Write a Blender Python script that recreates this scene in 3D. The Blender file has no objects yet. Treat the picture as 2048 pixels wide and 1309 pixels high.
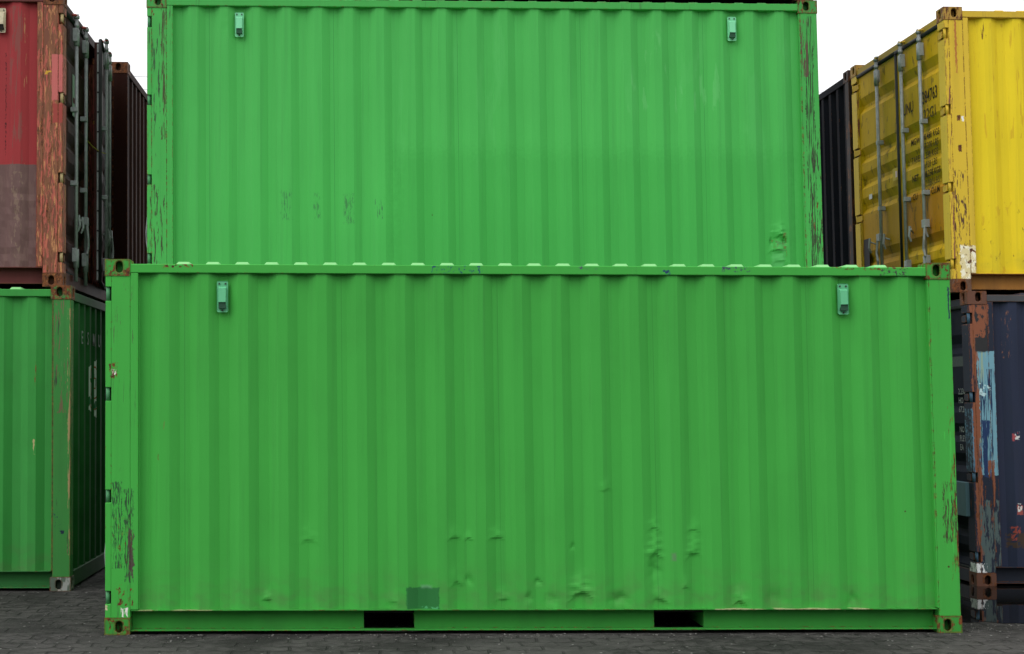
import bpy, bmesh, math, random
from mathutils import Vector, Matrix, noise as mnoise

# ------------------------------------------------------------------ camera, sky, sun, exposure
S = bpy.context.scene
C = S.collection
PITCH, YAW, ROLL = 0.0600094, 0.0277747, 0.00187
CAM = Vector((1.84328, -10.17158, 1.62575))
cd_ = bpy.data.cameras.new("camera"); cam = bpy.data.objects.new("camera", cd_); C.objects.link(cam)
S.camera = cam
fw = Vector((math.sin(YAW)*math.cos(PITCH), math.cos(YAW)*math.cos(PITCH), math.sin(PITCH)))
rt = Vector((math.cos(YAW), -math.sin(YAW), 0)); up = rt.cross(fw)
rt2 = rt*math.cos(ROLL) + up*math.sin(ROLL); up2 = -rt*math.sin(ROLL) + up*math.cos(ROLL)
mrot = Matrix((rt2, up2, -fw)).transposed().to_4x4()
cam.matrix_world = Matrix.Translation(CAM) @ mrot
cd_.sensor_width = 36; cd_.sensor_fit = 'HORIZONTAL'
cd_.lens = 2865.91*36/2048
cd_.shift_x = (1024-818.62)/2048
cd_.shift_y = -(654.5-633.23)/2048
cd_.clip_start = 0.1; cd_.clip_end = 2000

W = bpy.data.worlds.new("World"); S.world = W; W.use_nodes = True
nt = W.node_tree; nt.nodes.clear()
SUN_DIR = Vector((-0.55, -0.50, 0.85)).normalized()      # towards the sun
elev = math.asin(SUN_DIR.z); az = math.atan2(SUN_DIR.x, SUN_DIR.y)
sky = nt.nodes.new('ShaderNodeTexSky'); sky.sky_type = 'NISHITA'; sky.sun_disc = False
sky.sun_elevation = elev; sky.sun_rotation = az; sky.dust_density = 4; sky.air_density = 1
hsv = nt.nodes.new('ShaderNodeHueSaturation'); hsv.inputs['Saturation'].default_value = 0.15
nt.links.new(sky.outputs[0], hsv.inputs['Color'])
tc = nt.nodes.new('ShaderNodeTexCoord'); nz = nt.nodes.new('ShaderNodeTexNoise')
nz.inputs['Scale'].default_value = 1.6; nz.inputs['Detail'].default_value = 5
nt.links.new(tc.outputs['Generated'], nz.inputs['Vector'])
rmp = nt.nodes.new('ShaderNodeValToRGB')
rmp.color_ramp.elements[0].position = .3; rmp.color_ramp.elements[0].color = (9.2, 9.3, 9.5, 1)
rmp.color_ramp.elements[1].position = .75; rmp.color_ramp.elements[1].color = (11.2, 11.25, 11.3, 1)
nt.links.new(nz.outputs['Fac'], rmp.inputs[0])
# overcast: the cloud deck is brighter overhead than at the horizon
sx_ = nt.nodes.new('ShaderNodeSeparateXYZ'); nt.links.new(tc.outputs['Generated'], sx_.inputs[0])
mr_ = nt.nodes.new('ShaderNodeMapRange'); mr_.inputs[1].default_value = 0.10; mr_.inputs[2].default_value = 1.0
mr_.inputs[3].default_value = 0.92; mr_.inputs[4].default_value = 1.9; nt.links.new(sx_.outputs[2], mr_.inputs[0])
vm_ = nt.nodes.new('ShaderNodeVectorMath'); vm_.operation = 'SCALE'
nt.links.new(rmp.outputs[0], vm_.inputs[0]); nt.links.new(mr_.outputs[0], vm_.inputs['Scale'])
mx = nt.nodes.new('ShaderNodeMix'); mx.data_type = 'RGBA'; mx.inputs[0].default_value = 0.92   # cloud cover
nt.links.new(hsv.outputs[0], mx.inputs[6]); nt.links.new(vm_.outputs[0], mx.inputs[7])
bg = nt.nodes.new('ShaderNodeBackground'); bg.inputs['Strength'].default_value = 0.125
nt.links.new(mx.outputs[2], bg.inputs[0])
wo = nt.nodes.new('ShaderNodeOutputWorld'); nt.links.new(bg.outputs[0], wo.inputs[0])
sl = bpy.data.lights.new("sun", 'SUN'); sl.energy = 1.35; sl.angle = math.radians(38); sl.color = (1, .98, .95)
so = bpy.data.objects.new("sun", sl); C.objects.link(so)
so.rotation_euler = SUN_DIR.to_track_quat('Z', 'Y').to_euler(); so.location = (-10, -20, 20)
S.view_settings.view_transform = 'Standard'; S.view_settings.look = 'None'
S.view_settings.exposure = -0.09; S.view_settings.gamma = 1

# ------------------------------------------------------------------ constants (nominal container, metres)
L, H, D = 6.058, 2.591, 2.438
ZS = 1.018           # the boxes measure slightly tall
KX = -0.01319/ZS     # they stand slightly racked
def bake(v):
    z = v[2]*ZS
    return Vector((v[0] + KX*z, v[1], z))

def s2l(*c):
    return tuple(((x/255)/12.92 if x/255 <= .04045 else (((x/255)+.055)/1.055)**2.4) for x in c)

# ------------------------------------------------------------------ node helper
class NT:
    def __init__(s, name):
        s.m = bpy.data.materials.new(name); s.m.use_nodes = True
        s.t = s.m.node_tree; s.t.nodes.clear()
        s.out = s.t.nodes.new('ShaderNodeOutputMaterial')
        s.b = s.t.nodes.new('ShaderNodeBsdfPrincipled')
        s.t.links.new(s.b.outputs[0], s.out.inputs[0])
        tcn = s.t.nodes.new('ShaderNodeTexCoord'); s.obj = tcn.outputs['Object']
    def put(s, val, sock):
        if isinstance(val, (int, float)): sock.default_value = val
        elif isinstance(val, tuple):
            sock.default_value = val if len(val) == len(sock.default_value) else val + (1,)
        else: s.t.links.new(val, sock)
    def math(s, op, a, b=0.0, c=0.0, clamp=False):
        n = s.t.nodes.new('ShaderNodeMath'); n.operation = op; n.use_clamp = clamp
        s.put(a, n.inputs[0]); s.put(b, n.inputs[1]); s.put(c, n.inputs[2]); return n.outputs[0]
    def add(s, a, b): return s.math('ADD', a, b)
    def sub(s, a, b): return s.math('SUBTRACT', a, b)
    def mul(s, a, b): return s.math('MULTIPLY', a, b)
    def mn(s, *v):
        r = v[0]
        for x in v[1:]: r = s.math('MINIMUM', r, x)
        return r
    def mix(s, f, a, b, blend='MIX'):
        n = s.t.nodes.new('ShaderNodeMix'); n.data_type = 'RGBA'; n.blend_type = blend
        s.put(f, n.inputs[0]); s.put(a, n.inputs[6]); s.put(b, n.inputs[7]); return n.outputs[2]
    def sep(s, v):
        n = s.t.nodes.new('ShaderNodeSeparateXYZ'); s.t.links.new(v, n.inputs[0]); return n.outputs
    def comb(s, x, y, z):
        n = s.t.nodes.new('ShaderNodeCombineXYZ')
        s.put(x, n.inputs[0]); s.put(y, n.inputs[1]); s.put(z, n.inputs[2]); return n.outputs[0]
    def scale(s, v, sc, off=(0, 0, 0)):
        n = s.t.nodes.new('ShaderNodeMapping'); n.inputs['Scale'].default_value = sc
        n.inputs['Location'].default_value = off; s.t.links.new(v, n.inputs[0]); return n.outputs[0]
    def noise(s, v, sc, det=4, rough=.55, dist=0.0):
        n = s.t.nodes.new('ShaderNodeTexNoise'); n.inputs['Scale'].default_value = sc
        n.inputs['Detail'].default_value = det; n.inputs['Roughness'].default_value = rough
        n.inputs['Distortion'].default_value = dist
        s.t.links.new(v, n.inputs['Vector']); return n.outputs['Fac']
    def step(s, x, lo, hi):   # smooth 0..1
        n = s.t.nodes.new('ShaderNodeMapRange'); n.interpolation_type = 'SMOOTHSTEP'
        s.put(x, n.inputs[0]); n.inputs[1].default_value = lo; n.inputs[2].default_value = hi
        return n.outputs[0]
    def bump(s, h, strength, dist=.01):
        n = s.t.nodes.new('ShaderNodeBump'); n.inputs['Strength'].default_value = strength
        n.inputs['Distance'].default_value = dist; s.put(h, n.inputs['Height']); return n.outputs[0]

RUST1, RUST2, RUST3 = (.055, .022, .012), (.19, .065, .022), (.36, .15, .05)

def paint(name, base, seed=0, var=.10, streak=.12, rust=0.0, edge=0.0, patches=(), rough=.58, grime=.0,
          hues=None, scratch=0.0, bumps=.12, spec=.14, rsc=(13, 5), erad=.014, metal=0.0, spots=True, dirty_low=0.0):
    """weathered paint: base colour with mottling, runs, scuffs, rust where the paint has gone"""
    N = NT(name)
    p = N.scale(N.obj, (1, 1, 1), (seed*3.7, seed*1.3, seed*2.1))
    x, y, z0 = N.sep(N.obj)
    zn = N.mul(z0, 1/ZS); xn = N.sub(x, N.mul(z0, KX))
    big = N.noise(p, 1.1, 4)
    run = N.noise(N.scale(p, (26, 26, .7)), 1.0, 3, .6)          # vertical runs
    run2 = N.noise(N.scale(p, (7, 7, .35)), 1.0, 3, .6)
    tall = N.noise(N.scale(p, (2.6, 2.6, .55)), 1.0, 4, .6)
    fine = N.noise(p, 95, 3, .7)
    dk = tuple(c*.62 for c in base); lt = tuple(min(1, c*1.12+.012) for c in base)
    col = N.mix(N.mul(N.step(big, .32, .72), var*2.2), base, dk)
    col = N.mix(N.mul(N.step(run, .48, .72), streak), col, tuple(c*.5+.01 for c in base))
    col = N.mix(N.mul(N.step(run2, .5, .75), streak), col, lt)
    col = N.mix(N.mul(N.step(fine, .45, .8), .10), col, lt)
    col = N.mix(N.mul(N.step(tall, .50, .68), var*1.1), col, lt)
    col = N.mix(N.mul(N.step(tall, .50, .34), var*1.3), col, dk)
    rg = N.add(rough, N.mul(N.sub(big, .5), .25))
    if hues:                       # patches of older / other paint showing
        for i, (hc, cov) in enumerate(hues):
            hn = N.noise(N.scale(p, (38, 38, 6), (i*5.3, 0, i*2.2)), 1.0, 6, .65, .6)
            col = N.mix(N.step(hn, .62-.22*cov-.02, .62-.22*cov+.03), col, hc)
    if dirty_low:
        dl = N.mul(N.step(zn, .55, .17), N.step(N.noise(N.scale(p, (6, 6, 9)), 1.0, 5), .35, .75))
        col = N.mix(N.mul(dl, dirty_low), col, (.10, .12, .06))
    if grime:
        g = N.mul(N.step(N.noise(N.scale(p, (5, 5, 3)), 1.0, 6, .6), .48, .8), grime)
        col = N.mix(g, col, (.035, .032, .026))
    if scratch:
        sn = N.noise(N.scale(p, (60, 60, 3.2)), 1.0, 4, .6, .4)
        where = N.step(N.noise(p, 3.1, 3), .48, .62)
        col = N.mix(N.mul(N.mul(N.step(sn, .60, .66), where), scratch), col, (.045, .05, .035))
        col = N.mix(N.mul(N.mul(N.step(sn, .34, .28), where), scratch*.5), col, (.25, .30, .18))
    rcol = N.mix(N.step(N.noise(p, 38, 5, .7), .35, .65), RUST1, RUST2)
    rcol = N.mix(N.step(N.noise(p, 21, 4, .6), .60, .75), rcol, RUST3)
    rmask = None
    if rust:
        rn = N.noise(N.scale(p, (rsc[0], rsc[0], rsc[1])), 1.0, 8, .68, .3)
        th = .74 - .36*rust
        rmask = N.step(rn, th-.015, th+.02)
        col = N.mix(rmask, col, rcol)
    if spots:
        v = N.t.nodes.new('ShaderNodeTexVoronoi'); v.inputs['Scale'].default_value = 4.6
        v.inputs['Randomness'].default_value = 1; N.t.links.new(N.scale(p, (1, .3, 1)), v.inputs['Vector'])
        sp = N.mul(N.step(v.outputs['Distance'], .045, .022), N.step(N.noise(p, 2.3, 2), .58, .62))
        col = N.mix(sp, col, RUST1)
    wn1 = N.sub(N.noise(p, 30, 5, .6), .5); wn2 = N.sub(N.noise(N.scale(p, (1, 1, 1), (4, 4, 4)), 34, 5, .6), .5)
    for q in patches:
        u = y if q.get('axis') == 'y' else xn
        wv = q.get('warp', .02)
        uu = N.add(u, N.mul(wn1, wv*2)); zz = N.add(zn, N.mul(wn2, wv*2*q.get('wz', 1)))
        a, b = q['u']; c, d = q['z']
        m = N.mn(N.sub(uu, a), N.sub(b, uu), N.sub(zz, c), N.sub(d, zz))
        sf = q.get('soft', .004)
        m = N.step(m, -sf, sf)
        if 'cov' in q:
            sc = q.get('sc', (45, 9))
            pn = N.noise(N.scale(p, (sc[0], sc[0], sc[1]), (q.get('s', 0), 0, 0)), 1.0, 5, .62, .35)
            th = .68 - .36*q['cov']
            m = N.mul(m, N.step(pn, th-.02, th+.03))
        m = N.mul(m, q.get('k', 1.0))
        col = N.mix(m, col, rcol if q['col'] == 'rust' else q['col'])
    if edge:
        bv = N.t.nodes.new('ShaderNodeBevel'); bv.samples = 4; bv.inputs['Radius'].default_value = erad
        ge = N.t.nodes.new('ShaderNodeNewGeometry')
        dt = N.t.nodes.new('ShaderNodeVectorMath'); dt.operation = 'DOT_PRODUCT'
        N.t.links.new(bv.outputs[0], dt.inputs[0]); N.t.links.new(ge.outputs['Normal'], dt.inputs[1])
        e = N.step(dt.outputs['Value'], .995, .90)
        en = N.step(N.noise(N.scale(p, (1, 1, 1), (9, 2, 1)), 24, 6, .7), .62-.3*edge, .70-.3*edge)
        em = N.mul(e, en)
        col = N.mix(em, col, rcol)
    N.put(col, N.b.inputs['Base Color'])
    N.put(rg, N.b.inputs['Roughness'])
    N.b.inputs['Metallic'].default_value = metal
    N.b.inputs['Specular IOR Level'].default_value = spec
    h = N.add(N.mul(fine, .5), N.mul(big, .3))
    if rust: h = N.add(h, N.mul(N.mul(rmask, N.noise(p, 60, 5, .8)), 1.5))
    N.put(N.bump(h, bumps, .004), N.b.inputs['Normal'])
    return N.m

def flat(name, col, rough=.6, metal=0.0, var=.25, sc=30):
    N = NT(name)
    n = N.noise(N.obj, sc, 4, .65)
    N.put(N.mix(N.mul(N.step(n, .4, .7), var), col, tuple(c*.45 for c in col)), N.b.inputs['Base Color'])
    N.b.inputs['Roughness'].default_value = rough; N.b.inputs['Metallic'].default_value = metal
    N.b.inputs['Specular IOR Level'].default_value = .12
    N.put(N.bump(n, .15, .003), N.b.inputs['Normal'])
    return N.m

# ------------------------------------------------------------------ mesh helpers
def box(bm, x0, x1, y0, y1, z0, z1):
    v = [bm.verts.new((x, y, z)) for x in (x0, x1) for y in (y0, y1) for z in (z0, z1)]
    for f in ((0, 1, 3, 2), (4, 6, 7, 5), (0, 4, 5, 1), (2, 3, 7, 6), (0, 2, 6, 4), (1, 5, 7, 3)):
        bm.faces.new([v[i] for i in f])

def tube(bm, pts, r, n=10, caps=True):
    pts = [Vector(p) for p in pts]; rings = []
    for i, p in enumerate(pts):
        d = (pts[min(i+1, len(pts)-1)] - pts[max(i-1, 0)]).normalized()
        a = d.orthogonal().normalized() if i == 0 else (a - d*a.dot(d)).normalized()
        b = d.cross(a)
        rr = r[i] if isinstance(r, (list, tuple)) else r
        rings.append([bm.verts.new(p + rr*(a*math.cos(2*math.pi*k/n) + b*math.sin(2*math.pi*k/n))) for k in range(n)])
    for i in range(len(rings)-1):
        for k in range(n):
            bm.faces.new((rings[i][k], rings[i][(k+1) % n], rings[i+1][(k+1) % n], rings[i+1][k]))
    if caps:
        bm.faces.new(rings[0][::-1]); bm.faces.new(rings[-1])

def grid(bm, us, vs, f):
    g = [[bm.verts.new(f(u, v)) for v in vs] for u in us]
    for i in range(len(us)-1):
        for j in range(len(vs)-1):
            bm.faces.new((g[i][j], g[i+1][j], g[i+1][j+1], g[i][j+1]))
    return g

def plate_hole(bm, o, U, V, Nn, hw, hh, cu, cv, aw, ah, depth):
    """rectangle (centre o, half sizes hw,hh along U,V, outward normal Nn) with an oval hole and its inner sleeve"""
    o = Vector(o); U = Vector(U); V = Vector(V); Nn = Vector(Nn)
    angs = sorted([2*math.pi*k/20 for k in range(20)] +
                  [math.atan2(sv*hh-cv, su*hw-cu) % (2*math.pi) for su in (-1, 1) for sv in (-1, 1)])
    out, inn = [], []
    for a in angs:
        c, s = math.cos(a), math.sin(a)
        t = min(((hw-cu)/c if c > 1e-9 else ((-hw-cu)/c if c < -1e-9 else 1e9)),
                ((hh-cv)/s if s > 1e-9 else ((-hh-cv)/s if s < -1e-9 else 1e9)))
        out.append(bm.verts.new(o + U*(cu+c*t) + V*(cv+s*t)))
        q = ah-aw                           # stadium: half width aw, half height ah
        px = aw*c; py = aw*s + (q if s > 0 else -q)
        inn.append((cu+px, cv+py))
    r1 = [bm.verts.new(o + U*a + V*b) for a, b in inn]
    r2 = [bm.verts.new(o + U*a + V*b - Nn*depth) for a, b in inn]
    n = len(angs)
    for k in range(n):
        j = (k+1) % n
        bm.faces.new((out[k], out[j], r1[j], r1[k]))
        bm.faces.new((r1[k], r1[j], r2[j], r2[k]))
    # dark pocket behind the sleeve
    e = .004
    bk = [bm.verts.new(o + U*(cu+a) + V*(cv+b) - Nn*(depth+.05)) for a, b in ((-aw-e, -ah-e), (aw+e, -ah-e), (aw+e, ah+e), (-aw-e, ah+e))]
    bm.faces.new(bk)

class Box:
    """one shipping container; local nominal frame: x along the side, door end at x=0 (mirrored: at x=L)"""
    def __init__(s, name, label, x0, y0, level, rot=0, mir=False, group=None, cat='shipping container', pivot_right=False):
        s.mir = mir; s.tr = True
        z0 = level*H
        base = bake((0, 0, z0))
        s.root = bpy.data.objects.new(name, None); C.objects.link(s.root)
        px = x0; py = y0
        if pivot_right:
            px = x0 - L*math.cos(rot); py = y0 - L*math.sin(rot)
        s.root.location = (px + base.x, py, base.z); s.root.rotation_euler = (0, 0, rot)
        s.root.empty_display_size = .3
        s.root['label'] = label; s.root['category'] = cat
        if group: s.root['group'] = group
    def part(s, name, bm, mat, parent=None, smooth=False, bevel=0, label=None, weld=True, noflip=False):
        if weld: bmesh.ops.remove_doubles(bm, verts=bm.verts, dist=1e-5)
        if not noflip: bmesh.ops.recalc_face_normals(bm, faces=bm.faces)
        if s.mir:
            for v in bm.verts: v.co.x = L - v.co.x
            bmesh.ops.reverse_faces(bm, faces=bm.faces)
        for v in bm.verts: v.co = bake(v.co)
        me = bpy.data.meshes.new(name); bm.to_mesh(me); bm.free()
        me.materials.append(mat)
        if smooth:
            for p in me.polygons: p.use_smooth = True
        o = bpy.data.objects.new(name, me); C.objects.link(o)
        o.parent = parent or s.root
        if bevel:
            b = o.modifiers.new('b', 'BEVEL'); b.width = bevel; b.segments = 2; b.limit_method = 'ANGLE'; b.angle_limit = math.radians(50)
        if label: o['label'] = label
        return o

PITCHX = .279
def side_profile(x):
    """0 = outer flat, 1 = inner flat; outer flats centred at .416 + k*pitch"""
    t = abs(((x-.416)/PITCHX + .5) % 1 - .5)*PITCHX
    return min(1, max(0, (t-.035)/.069))

def xbreaks(a, b, sub):
    xs = [a, b]; k = -2
    while True:
        c = .416 + k*PITCHX
        if c > b+.3: break
        for d in (-.104, -.035, .035, .104):
            xs.append(c+d)
        k += 1
    xs = sorted(x for x in xs if a <= x <= b)
    o = []
    for i in range(len(xs)-1):
        if xs[i+1]-xs[i] < 1e-4: continue
        for j in range(sub): o.append(xs[i] + (xs[i+1]-xs[i])*j/sub)
    return o + [b]

def lin(a, b, n): return [a+(b-a)*i/n for i in range(n+1)]

def build(c, M, near=True, dents=None, res=(2, 12), door=True, front=True, vents=((.828,), (5.28,)), vent_dx=0.0):
    """M: dict of materials wall, post, cast, rail, brail, roof, end, door, gasket, rod, vent, dark"""
    g = lambda k, d: M.get(k, M[d])
    # ---- side walls
    for side in (0, 1):
        us = xbreaks(.225, L-.165, res[0] if side == 0 else 1)
        vs = lin(.168, 2.500, res[1] if side == 0 else 2)
        def f(u, v, side=side):
            yy = .018 + .038*side_profile(u)
            if side == 0:
                yy += .0016*mnoise.noise(Vector((u*2.2, v*1.4, c.root.location.x)))
                if dents: yy += dents(u, v)
                return (u, yy, v)
            return (u, D-yy, v)
        bm = bmesh.new(); grid(bm, us, vs, f)
        c.part('side_wall', bm, M['wall'] if side == 0 else g('wall2', 'wall'), noflip=False)
        # welded seams and strip on inner flats of the near wall are part of the sheet
    # ---- top side rails
    for side in (0, 1):
        y0, y1 = (.005, .062) if side == 0 else (D-.062, D-.005)
        bm = bmesh.new(); box(bm, .17, L-.17, y0, y1, 2.496, 2.558)
        c.part('top_rail', bm, M['rail'], bevel=.005)
    # ---- bottom side rail with fork pockets (channel: lip, web, foot)
    pockets = ((1.811, 2.169), (3.875, 4.230))
    for side in (0, 1):
        Y = (lambda a: a) if side == 0 else (lambda a: D-a)
        bm = bmesh.new()
        a, b = .182, L-.172
        n = 60
        # lip, slightly wavy
        for i in range(n):
            u0, u1 = a+(b-a)*i/n, a+(b-a)*(i+1)/n
            w0 = .0016*mnoise.noise(Vector((u0*5, side, 3))); w1 = .0016*mnoise.noise(Vector((u1*5, side, 3)))
            ya, yb = sorted((Y(.004), Y(.092)))
            v = []
            for (uu, w) in ((u0, w0), (u1, w1)):
                v.append([bm.verts.new((uu, yy, zz+w)) for yy in (ya, yb) for zz in (.1635, .1685)])
            for q in ((0, 1), (1, 3), (3, 2), (2, 0)):
                bm.faces.new((v[0][q[0]], v[0][q[1]], v[1][q[1]], v[1][q[0]]))
        segs = [(a, pockets[0][0]), (pockets[0][1], pockets[1][0]), (pockets[1][1], b)] if side == 0 else [(a, b)]
        for (u0, u1) in segs:
            ya, yb = sorted((Y(.084), Y(.090)))
            box(bm, u0, u1, ya, yb, .0315, .1634)
        ya, yb = sorted((Y(.010), Y(.090)))
        box(bm, a, b, ya, yb, .026, .031)
        if side == 0:
            for (u0, u1) in pockets:
                for uu in (u0-.004, u1):
                    box(bm, uu, uu+.004, .0905, 2.3, .032, .160)
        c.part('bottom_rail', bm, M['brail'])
    # ---- floor with cross members
    bm = bmesh.new(); box(bm, .17, L-.17, .095, D-.095, .135, .165)
    for k in range(16):
        xx = .35 + k*.36
        if any(p0-.05 < xx < p1+.05 for p0, p1 in pockets): continue
        box(bm, xx, xx+.045, .0955, D-.0955, .04, .134)
    c.part('floor', bm, M['dark'])
    # ---- roof
    us = [.165]; k = 0
    for k in range(25):
        cc = .5505 + .209*k
        us += [cc-.058, cc-.038, cc+.038, cc+.058]
    us.append(L-.165)
    def rz(u, v):
        t = abs(((u-.5505)/.209+.5) % 1-.5)*.209
        if u < .48 or u > .5505+.209*24+.07: t = .1
        hgt = 1-min(1, max(0, (t-.038)/.020))
        e = min(v, D-v); k2 = min(1, max(0, (e-.034)/.024))
        return (u, v, 2.5560 + hgt*k2*.0225)
    bm = bmesh.new(); grid(bm, us, [.030, .034, .046, .058, .3, D/2, D-.3, D-.058, D-.034, D-.03], rz)
    c.part('roof', bm, M['roof'])
    # ---- corner posts
    notches = ((.21, .299), (.903, .992), (1.605, 1.698), (2.299, 2.397))
    for end in (0, 1):
        for side in (0, 1):
            bm = bmesh.new()
            def B(x0, x1, y0, y1, z0, z1):
                if end == 1: x0, x1 = L-x1, L-x0
                if side == 1: y0, y1 = D-y1, D-y0
                box(bm, x0, x1, y0, y1, z0, z1)
            if end == 0:
                B(.046, .1785, .0045, .155, .117, 2.474)
                B(.1785, .2335, .006, .075, .171, 2.4945)
                zs = [.117] + [q for n_ in notches for q in n_] + [2.474]
                for i in range(0, len(zs), 2): B(.0045, .046, .0045, .155, zs[i], zs[i+1])
                pass
            else:
                B(.0045, .158, .0045, .12, .117, 2.474)
                B(.158, .169, .007, .07, .171, 2.4945)
            post = c.part('corner_post', bm, g('post' if end == 0 else 'post_front', 'post'), weld=False, bevel=.004)
            if end == 0:
                yy = .030 if side == 0 else D-.030
                for n_ in notches:
                    bm = bmesh.new(); tube(bm, [(.0195, yy, n_[0]+.003), (.0195, yy, n_[1]-.003)], .0145, 12)
                    c.part('hinge_pin', bm, g('pin', 'vent'), parent=post, smooth=True)
                    bm = bmesh.new(); ya, yb = sorted((yy+.034 if side == 0 else yy-.034, yy+.041 if side == 0 else yy-.041))
                    box(bm, .014, .0455, ya, yb, n_[0]+.0005, n_[1]-.0005)  # dark plate standing in for the shade deep in the notch
                    c.part('hinge_slot_shade', bm, M['dark'], parent=post)
    # ---- castings
    for end in (0, 1):
        for side in (0, 1):
            for lv in (0, 1):
                z0 = 0 if lv == 0 else H-.118; hx, hy, hz = .089, .081, .059
                sx = 1 if end == 0 else -1; sy = 1 if side == 0 else -1
                cx = hx if end == 0 else L-hx; cy = hy if side == 0 else D-hy; cz = z0+hz
                hv = (.059-.052) if lv == 0 else -(.059-.052)
                bm = bmesh.new()
                plate_hole(bm, (cx, cy-sy*hy, cz), (1, 0, 0), (0, 0, 1), (0, -sy, 0), hx, hz, sx*.0125, -hv*.6, .0255, .040, .014)
                plate_hole(bm, (cx-sx*hx, cy, cz), (0, 1, 0), (0, 0, 1), (-sx, 0, 0), hy, hz, sy*.008, -hv*.6, .0255, .040, .014)
                v = lambda i, j, k: bm.verts.new((cx+i*hx, cy+j*hy, cz+k*hz))
                for kz in (-1, 1): bm.faces.new((v(-1, -1, kz), v(1, -1, kz), v(1, 1, kz), v(-1, 1, kz)))
                bm.faces.new((v(sx, -1, -1), v(sx, 1, -1), v(sx, 1, 1), v(sx, -1, 1)))
                bm.faces.new((v(-1, sy, -1), v(1, sy, -1), v(1, sy, 1), v(-1, sy, 1)))
                key = 'cast_low' if lv == 0 else 'cast'
                c.part('corner_casting', bm, M.get(key, M['cast']), bevel=.007, noflip=False)
    # ---- ends
    if front:
        hy0, hy1 = .125, D-.125
        us = lin(hy0, hy1, 1)
        ys = [hy0]; pt = .262
        k0 = hy0 + .075
        for k in range(8):
            b0 = k0 + k*pt
            ys += [b0, b0+.058, b0+.130, b0+.188]
        ys = [q for q in ys if q < hy1-.01] + [hy1]
        def dep(q):
            t = (q-k0) % pt
            if q < k0: return 0
            return .045*(min(1, t/.058) if t < .130 else max(0, 1-(t-.130)/.058))
        bm = bmesh.new(); grid(bm, ys, lin(.15, 2.48, 4), lambda u, v: (L-.018-dep(u), u, v))
        e = c.part('end_wall', bm, g('end', 'wall'))
        bm = bmesh.new(); box(bm, L-.085, L-.008, .163, D-.163, 2.470, H-.045); c.part('end_header', bm, g('endrail', 'rail'), bevel=.005)
        bm = bmesh.new(); box(bm, L-.075, L-.008, .163, D-.163, .02, .155); c.part('end_sill', bm, g('endrail', 'rail'), bevel=.005)
        if 'dress_end' in M: M['dress_end'](c, e)
    bm = bmesh.new(); box(bm, .012, .10, .163, D-.163, 2.452, H-.058); c.part('door_header', bm, g('header', 'rail'), bevel=.004)
    bm = bmesh.new(); box(bm, .004, .10, .163, D-.163, .02, .135); c.part('door_sill', bm, g('header', 'rail'), bevel=.004)
    if door: doors(c, M)
    else:
        bm = bmesh.new(); box(bm, .05, .09, .155, D-.155, .136, 2.451); c.part('door', bm, M['door'])
    # ---- ventilators
    for cx in (vents[0]+vents[1]) if vents else ():
        cx += vent_dx
        bm = bmesh.new()
        Y = .022
        def ring(r0, y): return y
        # flanged plate with rounded corners
        hw, hh, cz, r = .040, .109, 2.333, .012
        pts = []
        for sx, sz, a0 in ((1, 1, 0), (-1, 1, 90), (-1, -1, 180), (1, -1, 270)):
            for k in range(4):
                a = math.radians(a0+k*30)
                pts.append((cx+sx*(hw-r)+r*math.cos(a), cz+sz*(hh-r)+r*math.sin(a)))
        A = [bm.verts.new((p[0], Y, p[1])) for p in pts]; Bk = [bm.verts.new((p[0], Y+.006, p[1])) for p in pts]
        In = [bm.verts.new((cx+(p[0]-cx)*.90, Y+.0025, cz+(p[1]-cz)*.955)) for p in pts]
        for k in range(16):
            j = (k+1) % 16
            bm.faces.new((A[k], A[j], In[j], In[k])); bm.faces.new((A[j], A[k], Bk[k], Bk[j]))
        bm.faces.new(In)
        # hood: sloping box open at the bottom
        h0, h1 = cz-.085, cz+.070
        w = .0285
        t = [(-w, Y+.004, h1), (w, Y+.004, h1), (-w+.003, Y-.020, h1-.012), (w-.003, Y-.020, h1-.012),
             (-w+.003, Y-.030, cz-.040), (w-.003, Y-.030, cz-.040), (-w, Y+.004, h0+.004), (w, Y+.004, h0+.004)]
        q = [bm.verts.new((cx+a, b, zc)) for a, b, zc in t]
        bm.faces.new((q[0], q[1], q[3], q[2])); bm.faces.new((q[2], q[3], q[5], q[4]))
        bm.faces.new((q[0], q[2], q[4], q[6])); bm.faces.new((q[1], q[7], q[5], q[3]))
        vt = c.part('ventilator', bm, M['vent'], noflip=False)
        bm = bmesh.new()
        box(bm, cx-w+.002, cx+w-.002, Y-.022, Y+.002, h0+.002, cz-.042)
        c.part('louvre', bm, M['louvre'], parent=vt)
        for bx, bz in ((-.022, .090), (.022, .090), (0, -.097)):
            bm = bmesh.new(); tube(bm, [(cx+bx, Y+.003, cz+bz), (cx+bx, Y-.005, cz+bz)], .006, 8)
            c.part('bolt', bm, M['bolt'], parent=vt)

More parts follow.
